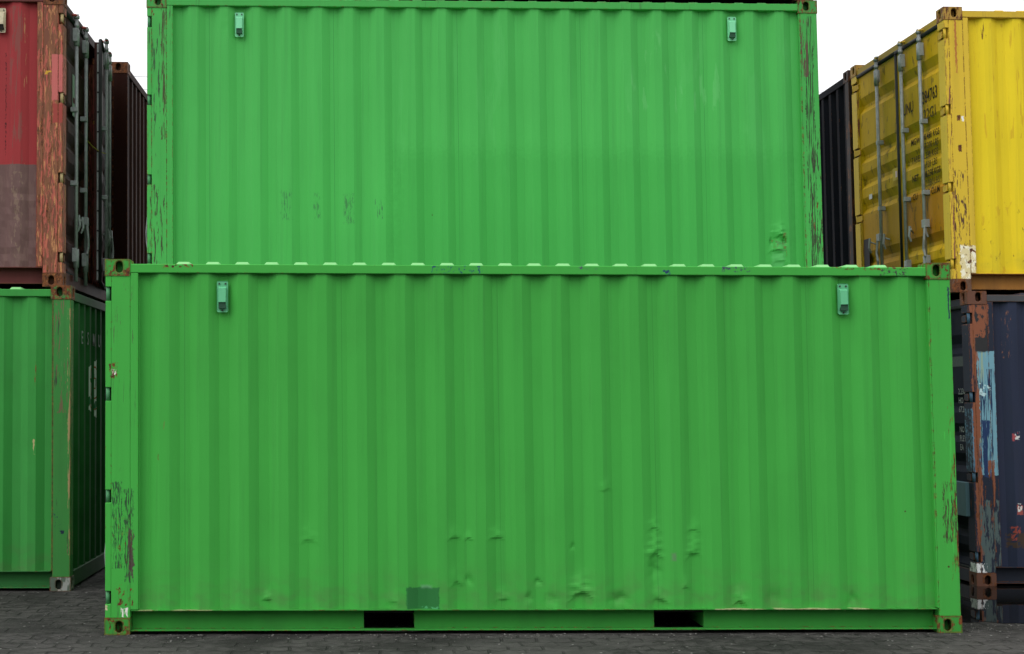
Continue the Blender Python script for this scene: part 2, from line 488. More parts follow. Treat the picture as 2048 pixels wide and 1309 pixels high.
def doors(c, M):
    """two leaves with pressed panels, gaskets, hinges, lock rods and handles on the door end"""
    recs = (2.13, 1.60, 1.335, 1.07, .50, .255)
    for leaf in (0, 1):
        ang = M.get('leaf_open', (0, 0))[leaf]
        hy = .105 if leaf == 0 else D-.105      # hinge line
        sg = 1 if leaf == 0 else -1
        wd = 1.105
        fx = .030
        def place(t, x, z, ang=ang, hy=hy, sg=sg):
            """t = distance from hinge along leaf, x = depth behind plate face (negative = outwards)"""
            a = math.radians(ang)
            return (fx + x*math.cos(a) - t*math.sin(a), hy + sg*(t*math.cos(a) + x*math.sin(a)), z)
        ts = [0, .055, .085, .55, wd-.085, wd-.055, wd]
        zs = [.14]
        for r in sorted(recs): zs += [r-.085, r-.030, r+.005, r+.085]
        zs.append(2.447)
        def dp(t, z):
            kt = min(1, max(0, (min(t, wd-t)-.055)/.030)); k = 0
            for r in recs:
                if r-.085 < z < r+.085:
                    k = min(1, max(0, (z-(r-.085))/.055)) if z < r else min(1, max(0, ((r+.085)-z)/.080))
            return .036*kt*k
        bm = bmesh.new(); grid(bm, ts, zs, lambda t, z: place(t, dp(t, z), z))
        # edge returns
        for t in (0, wd):
            grid(bm, [0, .055], zs, lambda x, z, t=t: place(t, x, z))
        d = c.part('door', bm, M['door'] if leaf == 0 else M.get('door2', M['door']))
        if leaf == 1 and ang:
            bm = bmesh.new()
            grid(bm, [.010, .030], lin(.16, 2.43, 6), lambda x, z: place(wd+.004, x, z))
            c.part('edge_strip', bm, M['rod'], parent=d)
            for k in range(12):
                bm = bmesh.new(); zc = .25 + k*.19
                tube(bm, [place(wd+.0035, .020, zc), place(wd+.010, .020, zc)], .009, 8)
                c.part('edge_bolt', bm, M['gasket'], parent=d)
        # gasket round the leaf
        bm = bmesh.new(); r = .016
        tube(bm, [place(-.008, -.004, 2.46), place(wd+.004, -.004, 2.46)], .021, 8)
        tube(bm, [place(wd+.004, -.002, .14), place(wd+.004, -.002, 2.46)], .017, 8)
        tube(bm, [place(-.006, .002, .14), place(-.006, .002, 2.46)], .014, 8)
        tube(bm, [place(-.006, -.002, .14), place(wd+.004, -.002, .14)], .016, 8)
        c.part('gasket', bm, M['gasket'], parent=d, smooth=True)
        # hinges
        for zc in (.255, .948, 1.652, 2.348):
            bm = bmesh.new()
            v = [place(-.050, -.028, zc-.030), place(.030, -.016, zc-.030), place(.075, -.012, zc-.022), place(.075, -.012, zc+.022),
                 place(.030, -.016, zc+.030), place(-.050, -.028, zc+.030)]
            vo = [bm.verts.new(p) for p in v]
            v2 = [place(-.050, -.018, zc-.030), place(.030, -.001, zc-.030), place(.075, -.001, zc-.022), place(.075, -.001, zc+.022),
                  place(.030, -.001, zc+.030), place(-.050, -.018, zc+.030)]
            vi = [bm.verts.new(p) for p in v2]
            bm.faces.new(vo); bm.faces.new(vi[::-1])
            for k in range(6):
                j = (k+1) % 6; bm.faces.new((vo[k], vi[k], vi[j], vo[j]))
            c.part('hinge', bm, M.get('hinge', M['door']), parent=d)
        # lock rods
        for t, full in M['rods'][leaf]:
            bm = bmesh.new()
            X = -.050
            tube(bm, [place(t, X, .085), place(t, X, 2.500)], .0165, 12)
            for zc in (.30, 2.30):                      # cam end sleeves
                tube(bm, [place(t, X, zc-.075 if zc > 1 else zc-.09), place(t, X, zc+.075)], .026, 12)
            tube(bm, [place(t, X, 2.395), place(t, X, 2.43)], .022, 12)
            tube(bm, [place(t, X, 2.475), place(t, X, 2.50)], .027, 8)
            tube(bm, [place(t, X-.01, 2.512), place(t+.05, X+.005, 2.505)], .010, 6)
            tube(bm, [place(t, X-.01, .090), place(t+.04, X+.005, .095)], .010, 6)
            rod = c.part('lock_rod', bm, M['rod'], parent=d, smooth=True)
            for zc, hh in ((2.32, .062), (1.64, .022), (.97, .022), (.32, .062)):
                bm = bmesh.new(); big_ = hh > .05
                vs = [bm.verts.new(place(tt, xx, zz)) for tt in (t-(.042 if big_ else .034), t+.020) for xx in ((-.020 if big_ else -.0005), X-(.014 if big_ else .015)) for zz in (zc-hh, zc+hh)]
                for fidx in ((0, 1, 3, 2), (4, 6, 7, 5), (0, 4, 5, 1), (2, 3, 7, 6), (0, 2, 6, 4), (1, 5, 7, 3)):
                    bm.faces.new([vs[i] for i in fidx])
                c.part('rod_bracket', bm, M['rod'], parent=d, bevel=.005)
            bm = bmesh.new()                              # keeper on the header
            tube(bm, [place(t-.035, .02, 2.50), place(t-.035, -.045, 2.50), place(t+.012, -.062, 2.50), place(t+.035, -.045, 2.50)], .012, 8)
            c.part('cam_keeper', bm, M.get('keeper', M['door']), parent=d)
            if full:
                bm = bmesh.new()
                vs = [bm.verts.new(place(tt, xx, zz)) for tt in (t-.07, t+.012) for xx in (X-.028, X+.020) for zz in (.64, .715)]
                for fidx in ((0, 1, 3, 2), (4, 6, 7, 5), (0, 4, 5, 1), (2, 3, 7, 6), (0, 2, 6, 4), (1, 5, 7, 3)):
                    bm.faces.new([vs[i] for i in fidx])
                s2 = 1
                tube(bm, [place(t-.05, X-.02, .66), place(t-.052, X-.034, .52), place(t-.03, X-.030, .44), place(t-.045, X-.022, .37)],
                     [.013, .012, .015, .010], 8)
                c.part('handle', bm, M['rod'], parent=d, bevel=.002)
        # hasps between the rods
        for t in M.get('hasps', (.38, .78)):
            bm = bmesh.new()
            tube(bm, [place(t+.035, -.004, .64), place(t-.01, -.045, .665), place(t, -.05, .70), place(t, -.06, .60), place(t, -.04, .55)], [.008, .010, .012, .013, .010], 8)
            c.part('hasp', bm, M['rod'], parent=d)
        if 'dress_door' in M: M['dress_door'](c, d, leaf, place)

def text_part(c, parent, txt, size, mat, place, t0, z0, name='marking', out=-.003, stretch=1.0, sign=1, space=1.0):
    """lettering laid flat on a door leaf; t0,z0 = lower left corner as read"""
    cu = bpy.data.curves.new('t', 'FONT'); cu.body = txt; cu.size = size; cu.resolution_u = 2
    cu.space_character = space; cu.offset = size*.012
    o = bpy.data.objects.new('t', cu); C.objects.link(o)
    bpy.context.view_layer.update()
    me = bpy.data.meshes.new_from_object(o.evaluated_get(bpy.context.evaluated_depsgraph_get()))
    bpy.data.objects.remove(o); bpy.data.curves.remove(cu)
    bm = bmesh.new(); bm.from_mesh(me); bpy.data.meshes.remove(me)
    for v in bm.verts:
        v.co = Vector(place(t0 + sign*v.co.x*stretch, out, z0 + v.co.y))
    return c.part(name, bm, mat, parent=parent, weld=False)

# ------------------------------------------------------------------ ground
def ground_mat():
    N = NT('paving')
    v = N.obj; x, y, z = N.sep(v)
    # interlocking pavers: staggered rows with zig-zag joints, worn and half filled with dirt
    wx = N.mul(N.sub(N.noise(v, 2.2, 3), .5), .09); wy = N.mul(N.sub(N.noise(N.scale(v, (1, 1, 1), (7, 3, 0)), 2.6, 4), .5), .11)
    xx = N.add(x, wx)
    yy = N.add(N.add(y, N.mul(N.math('PINGPONG', xx, .06), .8)), wy)
    br = N.t.nodes.new('ShaderNodeTexBrick'); br.offset = .5; br.squash = 1
    for k, val in (('Scale', 1.0), ('Mortar Size', .012), ('Mortar Smooth', .6), ('Bias', 0), ('Brick Width', .24), ('Row Height', .16)):
        br.inputs[k].default_value = val
    br.inputs['Color1'].default_value = (.0, .0, .0, 1); br.inputs['Color2'].default_value = (1, 1, 1, 1); br.inputs['Mortar'].default_value = (.5, .5, .5, 1)
    N.t.links.new(N.comb(xx, yy, 0.0), br.inputs['Vector'])
    tone = N.noise(v, 1.3, 7, .68); patch = N.noise(v, .5, 5, .6); grit = N.noise(v, 60, 4, .8)
    mid = N.noise(N.scale(v, (1, 1.6, 1)), 7, 7, .75)
    rowk = N.sep(br.outputs['Color'])[0]
    base = N.mix(N.mul(rowk, .35), (.040, .0375, .036), (.056, .053, .051))
    base = N.mix(N.step(mid, .40, .64), base, (.074, .070, .067))
    base = N.mix(N.mul(N.step(mid, .52, .36), .9), base, (.018, .017, .016))
    base = N.mix(N.mul(N.step(tone, .46, .60), .8), base, (.022, .021, .020))
    base = N.mix(N.mul(N.step(patch, .50, .62), .45), base, (.088, .084, .080))
    joint = N.mul(br.outputs['Fac'], N.step(N.noise(v, 3.4, 4), .62, .44))
    base = N.mix(N.mul(joint, .60), base, (.016, .015, .014))
    base = N.mix(N.mul(N.step(grit, .58, .72), .55), base, (.13, .125, .12))
    vo = N.t.nodes.new('ShaderNodeTexVoronoi'); vo.inputs['Scale'].default_value = 14; N.t.links.new(v, vo.inputs['Vector'])
    sp = N.mul(N.step(vo.outputs['Distance'], .15, .08), N.step(N.noise(v, 5, 2), .54, .6))
    base = N.mix(N.mul(sp, .8), base, (.40, .40, .38))
    N.put(base, N.b.inputs['Base Color'])
    N.b.inputs['Roughness'].default_value = .85; N.b.inputs['Specular IOR Level'].default_value = .2
    h = N.add(N.mul(joint, -1.6), N.add(N.mul(grit, .5), N.mul(mid, 2.0)))
    N.put(N.bump(h, 1.0, .018), N.b.inputs['Normal'])
    return N.m
bm = bmesh.new()
def gz(u, v):
    return (u, v, 0.0 if abs(v) > 60 else 0.0)
grid(bm, [-400, -40, -8, 0, 8, 16, 60, 400], [-400, -60, -12, -4, 0, 6, 20, 80, 400], gz)
me = bpy.data.meshes.new('ground'); bm.to_mesh(me); bm.free(); me.materials.append(ground_mat())
go = bpy.data.objects.new('ground', me); C.objects.link(go); go['kind'] = 'structure'

# puddle in front of the blue container
N = NT('water')
N.put((.006, .006, .006), N.b.inputs['Base Color']); N.b.inputs['Roughness'].default_value = .015
N.b.inputs['IOR'].default_value = 1.33; N.b.inputs['Specular IOR Level'].default_value = .5
N.put(N.bump(N.noise(N.scale(N.obj, (1, .5, 1)), 7, 3), .015, .01), N.b.inputs['Normal'])
random.seed(5)
bm = bmesh.new(); ring = []
front_edge = [(6.15, .60), (6.2, .50), (6.30, .46), (6.42, .50), (6.55, .43), (6.7, .40), (6.85, .43), (7.05, .36), (7.3, .40), (7.7, .36), (8.2, .45), (8.9, .5), (9.8, .9), (10.6, 1.7), (10.9, 2.6), (10.6, 3.6), (9.5, 4.4), (8.2, 4.9), (7.0, 4.9), (6.35, 4.5), (6.15, 3.4), (6.12, 2.0), (6.1, 1.0)]
pts = []
for i in range(len(front_edge)):
    a = Vector(front_edge[i]); b = Vector(front_edge[(i+1) % len(front_edge)]); n = max(2, int((b-a).length/.04))
    for k in range(n):
        q = a.lerp(b, k/n); w = mnoise.noise(Vector((q.x*9, q.y*9, 0)))*.03 + mnoise.noise(Vector((q.x*31, q.y*31, 4)))*.012
        pts.append(bm.verts.new((q.x+w, q.y+w, .004)))
bm.faces.new(pts)
bmesh.ops.triangulate(bm, faces=bm.faces)
me = bpy.data.meshes.new('puddle'); bm.to_mesh(me); bm.free(); me.materials.append(N.m)
po = bpy.data.objects.new('puddle', me); C.objects.link(po); po['kind'] = 'structure'

# ------------------------------------------------------------------ shared materials
GASKET = flat('rubber', (.028, .030, .030), .55)
DARK = flat('underside', (.018, .016, .014), .9)
LOUVRE = flat('louvre_green', (.030, .085, .050), .7)
BOLT = flat('bolt_steel', (.05, .06, .055), .5, .3)
RODG = flat('galvanised_steel', (.30, .325, .32), .5, .2, .45, 18)
GREEN_A = (.055, .375, .057)
GREEN_B = (.066, .395, .083)
GREEN_C = (.042, .275, .052)
PING = paint('pin_green', (.075, .26, .115), 13, var=.1, rust=.1, spots=False)
VENTG = paint('vent_green', (.12, .46, .23), 3, var=.06, streak=.04, spots=False)
VENTB = paint('vent_pale_green', (.19, .58, .32), 4, var=.06, streak=.04, spots=False)

# ------------------------------------------------------------------ A: front green container
def px2A(u, v): return None
dA = [  # x, z, half-width, half-height, amplitude (negative = bulges out), crease sharpness
    (3.355, .275, .075, .055, -.022, 1), (3.62, .235, .075, .035, .014, 0), (3.91, .245, .055, .045, -.014, 1), (4.49, .215, .050, .040, -.018, 1),
    (1.135, .245, .035, .022, -.012, 1), (3.885, .555, .055, .060, -.016, 1), (4.16, .560, .050, .055, -.015, 1), (3.88, .44, .05, .05, .012, 0),
    (2.455, .665, .045, .030, -.010, 1), (2.56, .655, .03, .02, -.008, 1), (2.75, .665, .055, .028, -.010, 1), (2.47, .36, .05, .05, -.008, 1), (2.56, .37, .03, .03, .010, 0),
    (5.30, .225, .05, .04, .010, 0), (2.98, .25, .03, .03, .012, 0), (2.80, .24, .05, .03, -.008, 1), (1.43, .655, .06, .05, -.007, 1), (3.30, .60, .02, .02, .008, 0),
    (3.88, .73, .05, .03, -.006, 1), (4.17, .72, .05, .03, -.006, 1), (3.05, .35, .03, .02, .010, 0), (3.55, 1.00, .05, .03, -.005, 1), (4.1, .33, .03, .03, -.008, 1),
    (2.02, .22, .05, .03, -.006, 1), (4.75, .24, .1, .05, .007, 0), (3.15, .24, .05, .04, .009, 0)]
def dents_from(lst):
    def f(u, v):
        r = 0
        for (x, z, hw, hh, am, cr) in lst:
            wq = mnoise.noise(Vector((x*7, z*9, u*22))); wr = mnoise.noise(Vector((v*26, x*5, 2)))
            du = (u-x)/(hw*.78)+.45*wr; dv = (v-z)/hh+.55*wq+.30*du*du
            if abs(du) > 3 or abs(dv) > 7: continue
            g = math.exp(-du*du)
            if cr:   # rises slowly from above, breaks back sharply underneath
                g *= math.exp(-(dv/1.9)**2) if dv > 0 else math.exp(-(dv/.34)**2)
            else: g *= math.exp(-dv*dv)
            r += 1.1*am*g
        return r
    return f
castP = dict(rust=.54, edge=1.0, scratch=.9, spots=False, var=.2, rsc=(22, 13), erad=.030, grime=.2)
wallA = paint('green_wall', GREEN_A, 1, var=.085, streak=.18, dirty_low=.42, grime=.05, rough=.55, patches=[
    dict(u=(2.112, 2.345), z=(.165, .318), col=(.026, .165, .042), warp=.016, soft=.007),
    dict(u=(2.20, 2.34), z=(.165, .184), col=(.10, .42, .18), warp=.012, soft=.006, cov=.6, sc=(30, 30), k=.7),
    dict(u=(2.22, 2.29), z=(.312, .330), col=(.16, .36, .20), warp=.012, soft=.012, k=.6),
    dict(u=(.365, .372), z=(1.2, 1.62), col='rust', cov=.25, sc=(60, 9), k=.8),
    dict(u=(.41, .418), z=(1.3, 1.62), col=(.20, .12, .05), cov=.25, sc=(60, 9), k=.5),
    dict(u=(4.00, 4.03), z=(.50, .55), col=(.14, .20, .13), warp=.01, soft=.012, k=.6),
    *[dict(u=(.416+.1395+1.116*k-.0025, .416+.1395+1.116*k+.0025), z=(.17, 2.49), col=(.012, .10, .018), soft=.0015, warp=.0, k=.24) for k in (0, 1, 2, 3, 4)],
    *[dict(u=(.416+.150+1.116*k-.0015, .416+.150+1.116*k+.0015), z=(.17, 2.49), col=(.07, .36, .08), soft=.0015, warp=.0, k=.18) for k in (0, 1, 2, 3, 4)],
])
postA = paint('green_post', tuple(c*1.03 for c in GREEN_A), 2, var=.06, streak=.15, grime=.08, scratch=.45, edge=.15, rust=.03, patches=[
    dict(u=(.055, .125), z=(.45, 1.05), col=(.028, .095, .035), cov=.50, sc=(150, 16), warp=.03),
    dict(u=(.14, .20), z=(.36, 1.0), col=(.030, .080, .035), cov=.48, sc=(150, 14), s=3, warp=.03),
    dict(u=(.165, .200), z=(.40, .72), col=(.075, .060, .050), cov=.62, sc=(70, 8), s=5, warp=.04),
    dict(u=(.06, .19), z=(.45, .80), col='rust', cov=.16, sc=(60, 14), s=8),
    dict(u=(.112, .162), z=(.122, .185), col=(.75, .74, .68), cov=.52, sc=(75, 14), warp=.012),
    dict(u=(.035, .09), z=(1.765, 1.87), col='rust', cov=.50, sc=(70, 28), warp=.03),
    dict(u=(.05, .078), z=(1.785, 1.82), col=(.7, .68, .6), cov=.5, sc=(90, 60), warp=.02),
    dict(u=(.004, .02), z=(.17, .205), col=(.6, .5, .35), cov=.7, sc=(40, 40)),
    dict(u=(.08, .20), z=(.20, .34), col='rust', cov=.30, sc=(40, 18), s=2),
    dict(u=(.06, .20), z=(2.0, 2.45), col=(.07, .14, .05), cov=.20, sc=(55, 5), s=9),
])
postAf = paint('green_post_front', tuple(c*1.0 for c in GREEN_A), 12, var=.05, streak=.10, grime=.05, scratch=.2, edge=.35, patches=[
    dict(u=(5.95, 6.05), z=(.62, 1.05), col=(.05, .035, .025), cov=.46, sc=(150, 14), warp=.03),
    dict(u=(6.005, 6.055), z=(.30, 1.6), col='rust', cov=.30, sc=(60, 6), s=3),
    dict(u=(6.032, 6.045), z=(2.2, 2.42), col=(.02, .05, .07), cov=.7, sc=(50, 6), s=3),
    dict(u=(5.96, 6.03), z=(.55, 1.4), col=(.07, .55, .08), cov=.35, sc=(80, 3), s=6, k=.5),
])
castA = paint('green_rusty_casting', tuple(c*.85 for c in GREEN_A), 5, **castP)
castAl = paint('green_rusty_casting_low', tuple(c*.75 for c in GREEN_A), 7, **castP)
railA = paint('green_rail', GREEN_A, 6, var=.04, streak=.06, scratch=.15, edge=.12, patches=[
    dict(u=(2.32, 2.68), z=(2.50, 2.556), col=(.02, .07, .13), cov=.28, sc=(60, 45)),
    dict(u=(3.35, 3.5), z=(2.53, 2.558), col=(.08, .08, .12), cov=.35, sc=(60, 45)),
    dict(u=(3.98, 4.03), z=(2.50, 2.53), col=(.02, .05, .12), cov=.5, sc=(60, 45)),
    dict(u=(4.4, 4.6), z=(2.52, 2.556), col=(.05, .06, .10), cov=.35, sc=(60, 45)),
    dict(u=(.4, .62), z=(2.535, 2.56), col='rust', cov=.45, sc=(40, 45)),
    dict(u=(5.2, 5.9), z=(2.54, 2.56), col='rust', cov=.35, sc=(30, 45)),
    dict(u=(5.55, 5.75), z=(2.50, 2.55), col=(.05, .07, .05), cov=.42, sc=(50, 45)),
])
brailA = paint('green_bottom_rail_shaded', tuple(c*.68 for c in GREEN_A), 8, var=.12, streak=.12, edge=.35, grime=.22, patches=[  # base darkened to carry the recessed channel's shade; grime adds to it
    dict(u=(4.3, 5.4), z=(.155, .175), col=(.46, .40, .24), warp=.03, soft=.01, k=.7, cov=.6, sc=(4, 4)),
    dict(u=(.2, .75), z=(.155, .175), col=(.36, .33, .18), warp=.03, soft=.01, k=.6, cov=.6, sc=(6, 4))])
roofA = paint('green_roof', (.20, .50, .19), 9, var=.05, streak=.04, spots=False, rough=.6)
doorA = paint('green_door', GREEN_A, 10)
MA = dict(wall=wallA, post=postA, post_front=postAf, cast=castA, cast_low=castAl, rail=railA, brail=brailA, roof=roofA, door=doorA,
          gasket=GASKET, rod=RODG, vent=VENTG, louvre=LOUVRE, bolt=BOLT, dark=DARK,
          rods=(((.30, 1), (.75, 1)), ((.30, 1), (.75, 1))), pin=PING)
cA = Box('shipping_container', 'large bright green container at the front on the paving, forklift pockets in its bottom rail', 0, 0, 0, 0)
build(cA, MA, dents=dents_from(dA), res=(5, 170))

# ------------------------------------------------------------------ B: green container one row back, raised
dB = [(5.66, .50, .05, .04, -.028, 1), (5.70, .44, .03, .03, .024, 0), (5.64, .36, .05, .03, -.030, 1), (5.60, .43, .02, .04, .015, 0), (5.66, .27, .06, .05, -.014, 1),
      (.75, 2.3, .1, .1, .004, 0)]
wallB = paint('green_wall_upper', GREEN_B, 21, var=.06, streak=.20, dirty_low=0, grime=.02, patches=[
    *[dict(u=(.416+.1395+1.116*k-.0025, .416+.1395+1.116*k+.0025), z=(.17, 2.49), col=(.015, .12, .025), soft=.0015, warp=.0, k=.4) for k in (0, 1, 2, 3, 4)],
    dict(u=(1.20, 1.275), z=(.60, .85), col=(.045, .17, .065), cov=.42, sc=(90, 16), warp=.06, soft=.02, k=.8),
    dict(u=(1.487, 1.535), z=(.62, .84), col=(.045, .17, .060), cov=.42, sc=(110, 14), warp=.05, s=2, soft=.015, k=.8),
    dict(u=(1.76, 1.835), z=(.58, .83), col=(.045, .16, .060), cov=.46, sc=(100, 16), warp=.05, s=4, soft=.02, k=.85),
    dict(u=(2.03, 2.10), z=(.62, .79), col=(.05, .18, .07), cov=.34, sc=(60, 9), warp=.03, s=6),
    dict(u=(5.63, 5.72), z=(.34, .44), col=(.06, .16, .06), cov=.55, sc=(12, 60), warp=.01),
    dict(u=(5.695, 5.725), z=(.30, .51), col='rust', cov=.60, sc=(50, 12), warp=.01),
    dict(u=(5.60, 5.66), z=(.36, .45), col='rust', cov=.30, sc=(50, 50), warp=.01),
    dict(u=(5.60, 5.70), z=(.20, .34), col=(.16, .50, .20), soft=.02, warp=.03, k=.6),
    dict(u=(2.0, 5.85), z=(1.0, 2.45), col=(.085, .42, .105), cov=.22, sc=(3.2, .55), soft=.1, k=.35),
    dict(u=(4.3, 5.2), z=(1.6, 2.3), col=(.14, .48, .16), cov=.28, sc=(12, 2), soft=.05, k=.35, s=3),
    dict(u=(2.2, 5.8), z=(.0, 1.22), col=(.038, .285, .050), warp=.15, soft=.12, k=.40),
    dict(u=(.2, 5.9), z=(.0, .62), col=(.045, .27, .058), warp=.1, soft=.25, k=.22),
])
postB = paint('green_post_upper', tuple(c*.98 for c in GREEN_B), 22, var=.10, streak=.2, grime=.12, scratch=.8, edge=.5, rust=.12, patches=[
    dict(u=(.13, .17), z=(1.3, 2.46), col=(.06, .07, .03), cov=.46, sc=(110, 5), warp=.02),
    dict(u=(.05, .12), z=(1.4, 2.2), col=(.04, .10, .04), cov=.40, sc=(50, 5), warp=.02, s=2),
    dict(u=(.03, .16), z=(.2, .9), col=(.05, .06, .03), cov=.36, sc=(55, 6), warp=.02, s=4)])
postBf = paint('green_post_upper_front', tuple(c*.95 for c in GREEN_B), 23, var=.10, streak=.2, grime=.12, scratch=.9, edge=.4, rust=.08, patches=[
    dict(u=(5.93, 6.01), z=(.1, 2.45), col=(.035, .075, .03), cov=.44, sc=(110, 4), warp=.03),
    dict(u=(5.90, 5.97), z=(1.9, 2.42), col=(.10, .07, .05), cov=.42, sc=(60, 6), s=4),
    dict(u=(5.95, 6.05), z=(.1, 1.4), col=(.04, .05, .03), cov=.40, sc=(50, 5), s=8),
    dict(u=(5.89, 6.02), z=(.15, .8), col='rust', cov=.14, sc=(60, 8), s=7)])
MB = dict(MA); MB.update(wall=wallB, post=postB, post_front=postBf, cast=paint('upper_casting', tuple(c*.8 for c in GREEN_B), 24, **castP), vent=VENTB, pin=PING,
          rail=paint('green_rail_upper', tuple(c*.9 for c in GREEN_B), 25, var=.05, streak=.08, scratch=.4, edge=.35),
          louvre=LOUVRE, roof=paint('green_roof_upper', (.12, .38, .12), 26))
MB.pop('cast_low')
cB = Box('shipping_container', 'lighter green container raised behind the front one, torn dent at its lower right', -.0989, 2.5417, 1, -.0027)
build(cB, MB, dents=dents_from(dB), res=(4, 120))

# ------------------------------------------------------------------ H: container that carries B (behind A), G: container on top of B
MH = dict(MB); MH.update(wall=paint('green_hidden', GREEN_C, 27))
cH = Box('shipping_container', 'green container on the ground behind the front green one, under the raised green one', -.10, 2.54, 0)
build(cH, MH, res=(1, 1), vents=None)
BRN = (.045, .016, .012)
brown = paint('brown_paint', BRN, 28, var=.15, streak=.2, rust=.25, edge=.6)
MG = dict(MA); MG.update(wall=brown, post=brown, post_front=brown, cast=brown, cast_low=brown, rail=brown, brail=brown, roof=brown, door=brown, vent=brown, pin=brown)
cG = Box('shipping_container', 'rusty container on top of the raised green one, cut off by the top edge', -.13, 2.55, 2, -.0027)
build(cG, MG, res=(1, 1), vents=None, door=False)

# ------------------------------------------------------------------ C: lower left green container
postC = paint('worn_green_post', (.046, .225, .050), 31, var=.15, streak=.25, grime=.25, scratch=1.0, edge=.85, rust=.10, patches=[
    dict(u=(5.90, 6.03), z=(1.5, 2.46), col=(.14, .11, .06), cov=.30, sc=(50, 6)),
    dict(u=(5.91, 5.97), z=(.50, .66), col=(.02, .035, .07), cov=.30, sc=(40, 40), k=.7),
    dict(u=(5.97, 6.0), z=(.48, .51), col=(.015, .02, .05), cov=.75, sc=(12, 25)),
    dict(u=(6.03, 6.055), z=(.3, 2.4), col=(.35, .25, .12), cov=.42, sc=(40, 2.5))])
wallC = paint('green_wall_lower_left', GREEN_C, 32, var=.10, streak=.22, dirty_low=.4, grime=.10, scratch=.12, patches=[
    dict(u=(5.74, 5.752), z=(1.72, 1.94), col='rust', cov=.50, sc=(50, 9)),
    dict(u=(5.73, 5.74), z=(1.15, 1.28), col=(.5, .4, .2), cov=.6, sc=(50, 9))])
endC = NT('green_end_with_logo')
N = endC
x, y, z0 = N.sep(N.obj); zn = N.mul(z0, 1/ZS)
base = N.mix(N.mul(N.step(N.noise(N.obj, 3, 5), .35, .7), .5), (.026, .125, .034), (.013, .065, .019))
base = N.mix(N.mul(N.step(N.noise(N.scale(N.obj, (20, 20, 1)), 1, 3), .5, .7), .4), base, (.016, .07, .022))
outer = N.step(x, L-.040, L-.030)
wob = N.mul(N.sub(N.noise(N.obj, 6, 2), .5), .03)
cy, cz = 1.22, 1.72
ya = N.sub(y, cy); za = N.add(N.sub(zn, cz), wob)
slope = N.mul(ya, .22)
m = N.mn(N.sub(N.add(za, slope), -.265+.0), N.sub(.265, N.sub(za, slope)), N.sub(ya, -.36), N.sub(.16, ya))
m = N.mul(N.step(m, -.003, .003), N.step(N.sub(x, N.mul(z0, KX)), L-.026, L-.021))
white = N.mix(N.step(N.noise(N.obj, 16, 4), .55, .7), (.72, .74, .70), (.32, .37, .32))
wv = N.t.nodes.new('ShaderNodeTexWave'); wv.wave_type = 'RINGS'; wv.rings_direction = 'X'
wv.inputs['Scale'].default_value = 1.6; wv.inputs['Distortion'].default_value = 3.5; wv.inputs['Detail'].default_value = 1
N.t.links.new(N.scale(N.obj, (1, 2.2, 2.0), (0, -2.6, -3.6)), wv.inputs['Vector'])
white = N.mix(N.step(wv.outputs['Fac'], .93, .97), white, (.42, .10, .02))
gm = N.mul(N.step(N.noise(N.scale(N.obj, (1, 9, 9), (0, 3, 1)), 1, 1), .53, .56), N.step(N.math('ABSOLUTE', N.add(za, .06)), .16, .15))
white = N.mix(gm, white, (.02, .16, .05))
base = N.mix(m, base, white)
N.put(base, N.b.inputs['Base Color']); N.b.inputs['Roughness'].default_value = .7; N.b.inputs['Specular IOR Level'].default_value = .08
WHITE_TXT = flat('white_lettering', (.22, .25, .23), .6, 0, .6, 25)
def dress_endC(c, e):
    for ch, yy in (('E', .52), ('S', .79), ('M', 1.05), ('U', 1.32)):
        text_part(c, e, ch, .165, WHITE_TXT, lambda t, x, z: (L-.018-x*1, t, z), yy, 2.115, out=-.002)
MC = dict(MA); MC.update(wall=wallC, post=postC, post_front=postC, cast=paint('rusty_casting_lower_left', (.05, .20, .05), 33, rust=.80, edge=1, scratch=.8, spots=False, rsc=(20, 10), erad=.03),
          cast_low=paint('worn_grey_casting', (.10, .13, .10), 34, rust=.35, edge=.9, spots=False, patches=[dict(u=(5.95, 6.06), z=(0, .12), col=(.30, .31, .29), cov=.5, sc=(30, 6))]),
          rail=paint('green_rail_c', tuple(c*1.0 for c in GREEN_C), 35, edge=.3), brail=paint('green_brail_c', (.035, .17, .045), 36, grime=.2, edge=.3),
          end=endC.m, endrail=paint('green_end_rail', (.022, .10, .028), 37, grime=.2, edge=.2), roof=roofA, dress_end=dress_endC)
cC = Box('shipping_container', 'green container under the red one, white logo on its shaded end', -.7190, 2.3422, 0, -.0013, pivot_right=True)
build(cC, MC, res=(2, 24), vent_dx=0.0)

